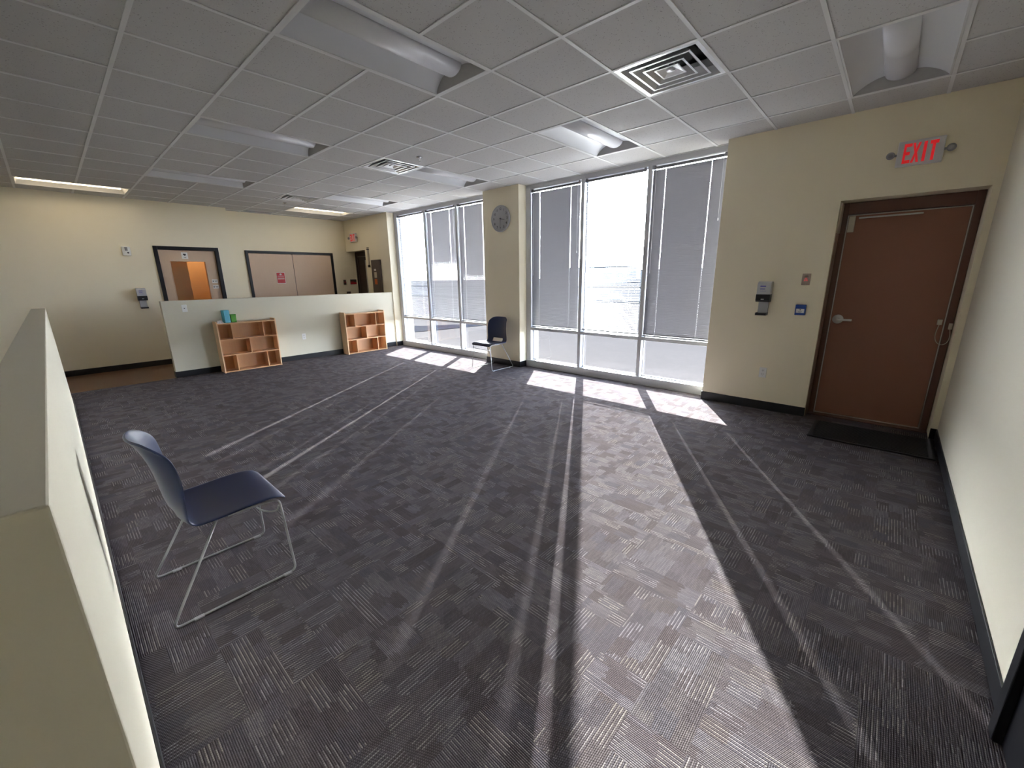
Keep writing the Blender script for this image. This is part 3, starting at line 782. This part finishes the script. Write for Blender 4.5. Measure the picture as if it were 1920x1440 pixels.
for k in range(1, 13):
    me = text_mesh(str(k), .052); me.materials.append(M['black'])
    a = PI/2-2*PI*k/12
    for v in me.vertices: v.co = Vector((v.co.x+.150*math.cos(a), -.0255-v.co.z, v.co.y+.150*math.sin(a)))
    o = bpy.data.objects.new('numeral', me); C.objects.link(o); o.parent = fc
def hand(name, ang, ln, w_, z):
    a = math.radians(90-ang); dx, dz = math.cos(a), math.sin(a); px, pz = -dz, dx
    m = MB(); m.poly_extrude([(-dx*.02+px*w_, -dz*.02+pz*w_), (dx*ln+px*w_*.5, dz*ln+pz*w_*.5), (dx*ln-px*w_*.5, dz*ln-pz*w_*.5), (-dx*.02-px*w_, -dz*.02-pz*w_)], 'Y', -z, -z+.0012)
    m.build(name, M['black'], t)
hand('hour_hand', 103, .095, .006, .029); hand('minute_hand', 183, .150, .004, .031)
m = MB(); m.lathe([(.010, -.026), (.010, -.033), (.0, -.033)], (0, 0, 0), 'Y', 16); m.build('hub', M['black'], t)

# ------------------------------------------------------------------ shelf units
def shelf():
    t = thing('shelf_unit', '', 'shelf'); Wd, D, Ht = .912, .230, .838; th = .018; hw = Wd/2
    for s_ in (-1, 1):
        m = MB(); e = Ht+.030
        m.poly_extrude([(-D, 0), (0, 0), (0, e), (-D+.03, e), (-D+.008, e-.010), (-D, e-.03)], 'X', s_*hw, s_*(hw-th))
        m.build('side_panel', M['maple_edge'], t)
    i = hw-th
    m = MB(); m.box(-i, i, -D+.002, 0, Ht-th, Ht, 0, .001); m.build('top', M['maple_h'], t)
    m = MB(); m.box(-i, i, -D+.002, 0, .004, .004+th, 0, .001); m.build('bottom', M['maple_h'], t)
    zs = (.022, .286, .553, Ht-th)
    for z in zs[1:3]:
        m = MB(); m.box(-i, i, -D+.002, 0, z, z+.016, 0, .001); m.build('shelf_board', M['maple_h'], t)
    for row, xs in ((0, (-.243, .240)), (1, (0.0,)), (2, (-.243, .240))):
        for x in xs:
            m = MB(); z0 = zs[row]+(.016 if row else 0)
            m.box(x-.008, x+.008, -D+.002, -.006, z0, zs[row+1], 0, .001); m.build('divider', M['maple'], t)
    m = MB(); m.box(-i, i, -.006, 0, .022, Ht-th); m.build('back_panel', M['maple'], t)
    return t
sh = shelf(); sh.location = (2.235, 8.488, 0); sh['label'] = 'wooden cubby shelf unit with a teal carton and green box on top'; sh['group'] = 'wooden shelf units'
put_copy(sh, (4.452, 8.488, 0), 0, 'empty wooden cubby shelf unit nearer the windows', 'wooden shelf units')

t = thing('teal_carton', 'tall teal carton standing on the left shelf unit', 'carton', (1.962, 8.378, .8385), .25)
m = MB(); m.box(-.043, .043, -.045, .045, 0, .210, 0, .003); bd = m.build('body', M['teal'], t)
m = MB(); m.box(.0425, .0445, -.042, .042, .004, .205); m.build('pale_side', M['paleteal'], bd)  # thin paler sheet over the right side of the carton
m = MB(); m.box(-.041, .041, -.040, .043, .208, .214, 0, .001); m.build('top_flap', M['teal'], bd)
t = thing('green_box', 'small bright green box beside the teal carton', 'box', (2.072, 8.405, .8385), .05)
m = MB(); m.box(-.040, .040, -.032, .032, 0, .132, 0, .003); bd = m.build('body', M['green'], t)
m = MB(); m.box(-.042, .042, -.034, .034, .118, .137, 0, .003); m.build('lid', M['green'], bd)
# crumpled tissue pack
m = MB(); n1, n2 = 14, 9; vs = []
for a in range(n1):
    for b in range(n2):
        u, v = a/(n1-1)*2-1, b/(n2-1)*2-1
        e = (1-abs(u)**3)*(1-abs(v)**3)
        vs.append((u*.050*(1+.08*random.uniform(-1, 1)), v*.045*(1+.1*random.uniform(-1, 1)), .004+e*(.030+.022*random.random())))
top = len(vs); vs += [(x, y, 0.0) for x, y, z in vs]
fs = [(a*n2+b, (a+1)*n2+b, (a+1)*n2+b+1, a*n2+b+1) for a in range(n1-1) for b in range(n2-1)]
fs += [(top+a*n2+b, top+a*n2+b+1, top+(a+1)*n2+b+1, top+(a+1)*n2+b) for a in range(n1-1) for b in range(n2-1)]
bd_ = [a*n2 for a in range(n1)]+[(n1-1)*n2+b for b in range(1, n2)]+[a*n2+n2-1 for a in range(n1-2, -1, -1)]+[b for b in range(n2-2, 0, -1)]
fs += [(bd_[k], bd_[(k+1) % len(bd_)], top+bd_[(k+1) % len(bd_)], top+bd_[k]) for k in range(len(bd_))]
m.add(vs, fs); o = m.build('tissue_pack', M['paper']); o.location = (1.856, 8.345, .8400)
tag(o, 'crumpled white tissue pack at the left end of the shelf top', 'tissue pack')

# ------------------------------------------------------------------ chairs
def catmull(P, n):
    out = []
    for i in range(len(P)-1):
        p0, p1, p2, p3 = [Vector(P[max(0, min(len(P)-1, k))]) for k in (i-1, i, i+1, i+2)]
        for k in range(n):
            t = k/n
            out.append(0.5*((2*p1)+(-p0+p2)*t+(2*p0-5*p1+4*p2-p3)*t*t+(-p0+3*p1-3*p2+p3)*t**3))
    out.append(Vector(P[-1])); return out
def chair():
    t = thing('side_chair', '', 'chair')
    # profile: x forward, z up, half width, side dish (lift of the edges)
    prof = [(.284, .412, .205, .000), (.270, .433, .222, .000), (.225, .446, .232, .004), (.14, .444, .236, .010), (.04, .434, .237, .015), (-.05, .428, .234, .018),
            (-.105, .436, .230, .020), (-.142, .466, .228, .026), (-.158, .52, .226, .038), (-.166, .58, .224, .050), (-.176, .66, .222, .064), (-.192, .74, .219, .070), (-.216, .81, .210, .078), (-.236, .847, .202, .078), (-.246, .860, .192, .072)]
    P = catmull([(a, b, c) for a, b, c, d in prof], 3); Dh = catmull([(d, 0, 0) for a, b, c, d in prof], 3)
    n = len(P); nu = 16; vs = []
    nors = []
    for i in range(n):
        q = P[min(i+1, n-1)]-P[max(i-1, 0)]; tx, tz = q.x, q.y; l = math.hypot(tx, tz); nors.append((tz/l, -tx/l))   # points up / forward
    for i, p in enumerate(P):
        nx, nz = nors[i]
        for k in range(nu+1):
            u = k/nu*2-1; e = abs(u)**2.3*Dh[i].x
            # on the back the edges wrap straight forward and the top corners round down
            wb = min(1, max(0, (-.06-p.x)/.10)) if p.x < -.06 else 0.0
            ax, az = nx*(1-wb)+wb, nz*(1-wb)
            vs.append((p.x+ax*e, u*p.z, p.y+az*e-.045*abs(u)**6*max(0, (p.y-.76)/.10)))
    # lumbar opening: skip faces between rows in the lower back
    def hole(i, k):
        zc = (P[i].y+P[i+1].y)/2; u = (k+.5)/nu*2-1
        return P[i].x < -.11 and .438 < zc < .508 and abs(u) < .56
    seat_f, back_f = [], []
    split = next(i for i in range(n) if P[i].x < -.075)
    for i in range(n-1):
        for k in range(nu):
            if hole(i, k): continue
            (seat_f if i < split else back_f).append((i*(nu+1)+k, (i+1)*(nu+1)+k, (i+1)*(nu+1)+k+1, i*(nu+1)+k+1))
    def shell(fs, name):
        used = sorted({v for f in fs for v in f}); mp = {v: i for i, v in enumerate(used)}
        m = MB(); m.add([vs[v] for v in used], [tuple(mp[v] for v in f) for f in fs], 0, True)
        o = m.build(name, M['navy'], t)
        md = o.modifiers.new('thick', 'SOLIDIFY'); md.thickness = .011; md.offset = 0.0
        sb = o.modifiers.new('sub', 'SUBSURF'); sb.levels = 1; sb.render_levels = 2
        return o
    shell(seat_f+back_f, 'seat_shell')
    r = .0058; W = .245
    def bend(pts, rad=.035):
        out = [Vector(pts[0])]
        for i in range(1, len(pts)-1):
            p0, p1, p2 = Vector(pts[i-1]), Vector(pts[i]), Vector(pts[i+1])
            d0, d1 = (p0-p1).normalized(), (p2-p1).normalized()
            rr = min(rad, (p0-p1).length*.45, (p2-p1).length*.45)
            A, B = p1+d0*rr, p1+d1*rr
            for k in range(7):
                q = k/6; out.append(A*(1-q)**2+p1*2*q*(1-q)+B*q*q)
        out.append(Vector(pts[-1])); return out
    for s_ in (-1, 1):
        m = MB(); y = s_*W; yt = s_*.200
        pts = [(-.016, yt, .431), (-.262, y, r), (.268, y, r), (.256, yt, .421), (.10, yt, .431), (.03, yt, .428)]
        m.tube(bend(pts), r, 10); lg = m.build('sled_leg', M['rod'], t)
        m = MB()
        m.box(.205, .245, y-.008, y+.008, -.001, .010, 0, .002); m.box(-.185, -.145, y-.008, y+.008, -.001, .010, 0, .002); m.build('glide', M['lens'], lg)
    m = MB(); pts = [(.250, -.200, .385), (.235, -.19, .355), (.20, -.10, .335), (.19, 0, .332), (.20, .10, .335), (.235, .19, .355), (.250, .200, .385)]
    m.tube([tuple(v) for v in catmull(pts, 5)], .0045, 8); m.build('cross_brace', M['rod'], t)
    m = MB(); m.tube([(-.02, -.20, .424), (-.02, -.1, .413), (-.02, .1, .413), (-.02, .20, .424)], .0045, 8); m.build('cross_brace', M['rod'], t)
    return t
ch = chair(); ch.location = (.345, 2.405, 0); ch['label'] = 'navy plastic chair beside the low left partition, nearest in view'; ch['group'] = 'navy side chairs'
put_copy(ch, (5.005, 5.005, 0), PI, 'navy plastic chair in front of the clock column', 'navy side chairs')

# ------------------------------------------------------------------ door mat
t = thing('door_mat', 'black rubber mat on the carpet before the exit door', 'mat', (4.94, -.045, 0))
m = MB(); m.box(-.29, .275, -.445, .44, 0, .014, 0, .006); m.build('rubber_border', M['rubber'], t)
m = MB()
for k in range(20): m.box(-.26+k*.0262, -.26+k*.0262+.016, -.40, .395, .012, .019, 0, .003)
m.build('ribs', M['rubber'], t)

# ------------------------------------------------------------------ outdoors
mb = MB(); mb.box(5.75, 24.0, -60, 60, -.30, -.10); struct('ground', mb, M['conc'], 'pale concrete apron outside the windows', 'ground')
mb = MB(); mb.box(24.0, 420, -300, 400, -.35, -.18); struct('ground', mb, M['asph'], 'asphalt lot beyond the concrete apron', 'ground')
mb = MB(); mb.box(23.9, 24.15, -60, 60, -.3, .02, 0, .02); struct('curb', mb, M['asph'])
mb = MB(); mb.box(56, 56.3, -80, 120, -.3, .10, 0, .02); struct('curb', mb, M['asph'])
m = MB(); m.poly_extrude([(7.0, 11.3), (7.4, 10.95), (8.1, 10.75), (9.0, 10.62), (10.0, 10.5), (10.6, 10.5), (10.3, 10.95), (9.6, 11.5), (8.8, 12.0), (8.2, 12.6), (7.4, 12.8), (6.9, 12.2)], 'Z', -.12, -.085)  # thin dark slab that paints a band of shade onto the concrete
o = m.build('ground_shade_patch', M['ground_shade']); tag(o, 'dark patch of painted shade on the ground outside the left window bank', 'ground shade', kind='structure')
def building(label, x, y, w_, dp, h_):
    t = thing('building', label, 'building', (x, y, -.2))
    m = MB(); m.box(0, dp, -w_/2, w_/2, 0, h_, 0, .05); m.build('wall', M['bldg'], t)
    m = MB(); m.box(-.2, dp+.2, -w_/2-.2, w_/2+.2, h_, h_+.35, 0, .05); m.build('roof', M['asph'], t)
    for k in range(max(2, int(w_//5))):
        yk = -w_/2+2.5+k*(w_-5)/max(1, int(w_//5)-1)
        m = MB(); m.box(-.06, .02, yk-1.3, yk+1.3, h_*.25, h_*.7); m.build('window', M['bldg_dark'], t)
building('low far building behind the left side of the bright open blind', 100, 66, 24, 12, 3.9)
building('low far building behind the right side of the bright open blind', 112, 45, 16, 12, 3.0)
building('long low far building outside the windows right of the column', 130, 10, 40, 14, 3.4)

# ------------------------------------------------------------------ lights
SUN = Vector((0.845, 0.534, 0.485)).normalized()
sd = bpy.data.lights.new('sun', 'SUN'); sd.energy = 24.0; sd.angle = math.radians(0.55); sd.color = (1.0, 0.97, 0.93)
so = bpy.data.objects.new('sun', sd); C.objects.link(so); so.rotation_euler = (-SUN).to_track_quat('-Z', 'Y').to_euler(); so.location = (20, 14, 14)
W = bpy.data.worlds.new('sky'); bpy.context.scene.world = W; W.use_nodes = True
nt = W.node_tree; nt.nodes.clear(); h = NT(nt)
wo = nt.nodes.new('ShaderNodeOutputWorld'); bg = nt.nodes.new('ShaderNodeBackground'); nt.links.new(bg.outputs[0], wo.inputs[0])
tc = nt.nodes.new('ShaderNodeTexCoord')
dt = nt.nodes.new('ShaderNodeVectorMath'); dt.operation = 'DOT_PRODUCT'; nt.links.new(tc.outputs['Generated'], dt.inputs[0]); dt.inputs[1].default_value = SUN
gl = h.m('POWER', h.m('MAXIMUM', dt.outputs['Value'], 0.0), 8.0)
sp_ = nt.nodes.new('ShaderNodeSeparateXYZ'); nt.links.new(tc.outputs['Generated'], sp_.inputs[0])
up_ = h.m('MAXIMUM', sp_.outputs[2], 0.0)
low = h.m('POWER', h.m('SUBTRACT', 1.0, up_), 4.0)                  # bright haze low in the sky
toward = h.m('ADD', .35, h.m('MULTIPLY', .65, h.m('MAXIMUM', h.m('ADD', h.m('MULTIPLY', sp_.outputs[0], .845), h.m('MULTIPLY', sp_.outputs[1], .534)), 0.0)))
haze = h.m('MULTIPLY', low, toward)
cl = h.mix(haze, (0.62, 0.75, 1.0), (1.0, 0.965, 0.99))
cl = h.mix(h.m('MULTIPLY', gl, .8), cl, (1.0, 0.97, 0.93))
nt.links.new(cl, bg.inputs[0])
nt.links.new(h.m('ADD', 0.7, h.m('ADD', h.m('MULTIPLY', haze, 44.0), h.m('MULTIPLY', gl, 12.0))), bg.inputs[1])
pd = bpy.data.lights.new('room_lamp', 'POINT'); pd.energy = 4.2; pd.shadow_soft_size = .12; pd.color = (1.0, .86, .66)
po = bpy.data.objects.new('room_lamp', pd); C.objects.link(po); po.location = (2.40, 11.35, 2.4)

# ------------------------------------------------------------------ camera
cd = bpy.data.cameras.new('camera'); co = bpy.data.objects.new('camera', cd); C.objects.link(co)
cd.sensor_width = 36; cd.sensor_fit = 'HORIZONTAL'; cd.lens = 769.472/1920*36; cd.clip_start = .02; cd.clip_end = 1000
yaw, pitch, roll = 0.83217, -0.25370, -0.01457
cy, sy, cp, sp2 = math.cos(yaw), math.sin(yaw), math.cos(pitch), math.sin(pitch)
fwd = Vector((sy*cp, cy*cp, sp2)); rgt = Vector((cy, -sy, 0)); up = rgt.cross(fwd)
r2 = rgt*math.cos(roll)+up*math.sin(roll); u2 = up*math.cos(roll)-rgt*math.sin(roll)
mw = Matrix((r2, u2, -fwd)).transposed().to_4x4(); mw.translation = Vector((0, 0, 1.52))
co.matrix_world = mw
sc = bpy.context.scene; sc.camera = co
sc.view_settings.view_transform = 'Standard'; sc.view_settings.look = 'None'; sc.view_settings.gamma = 1; sc.view_settings.use_curve_mapping = False
sc.view_settings.exposure = 1.62
sc.cycles.use_denoising = True; sc.cycles.denoiser = 'OPENIMAGEDENOISE'
sc.cycles.max_bounces = 12; sc.cycles.diffuse_bounces = 8; sc.cycles.transparent_max_bounces = 16
sc.cycles.sample_clamp_indirect = 12
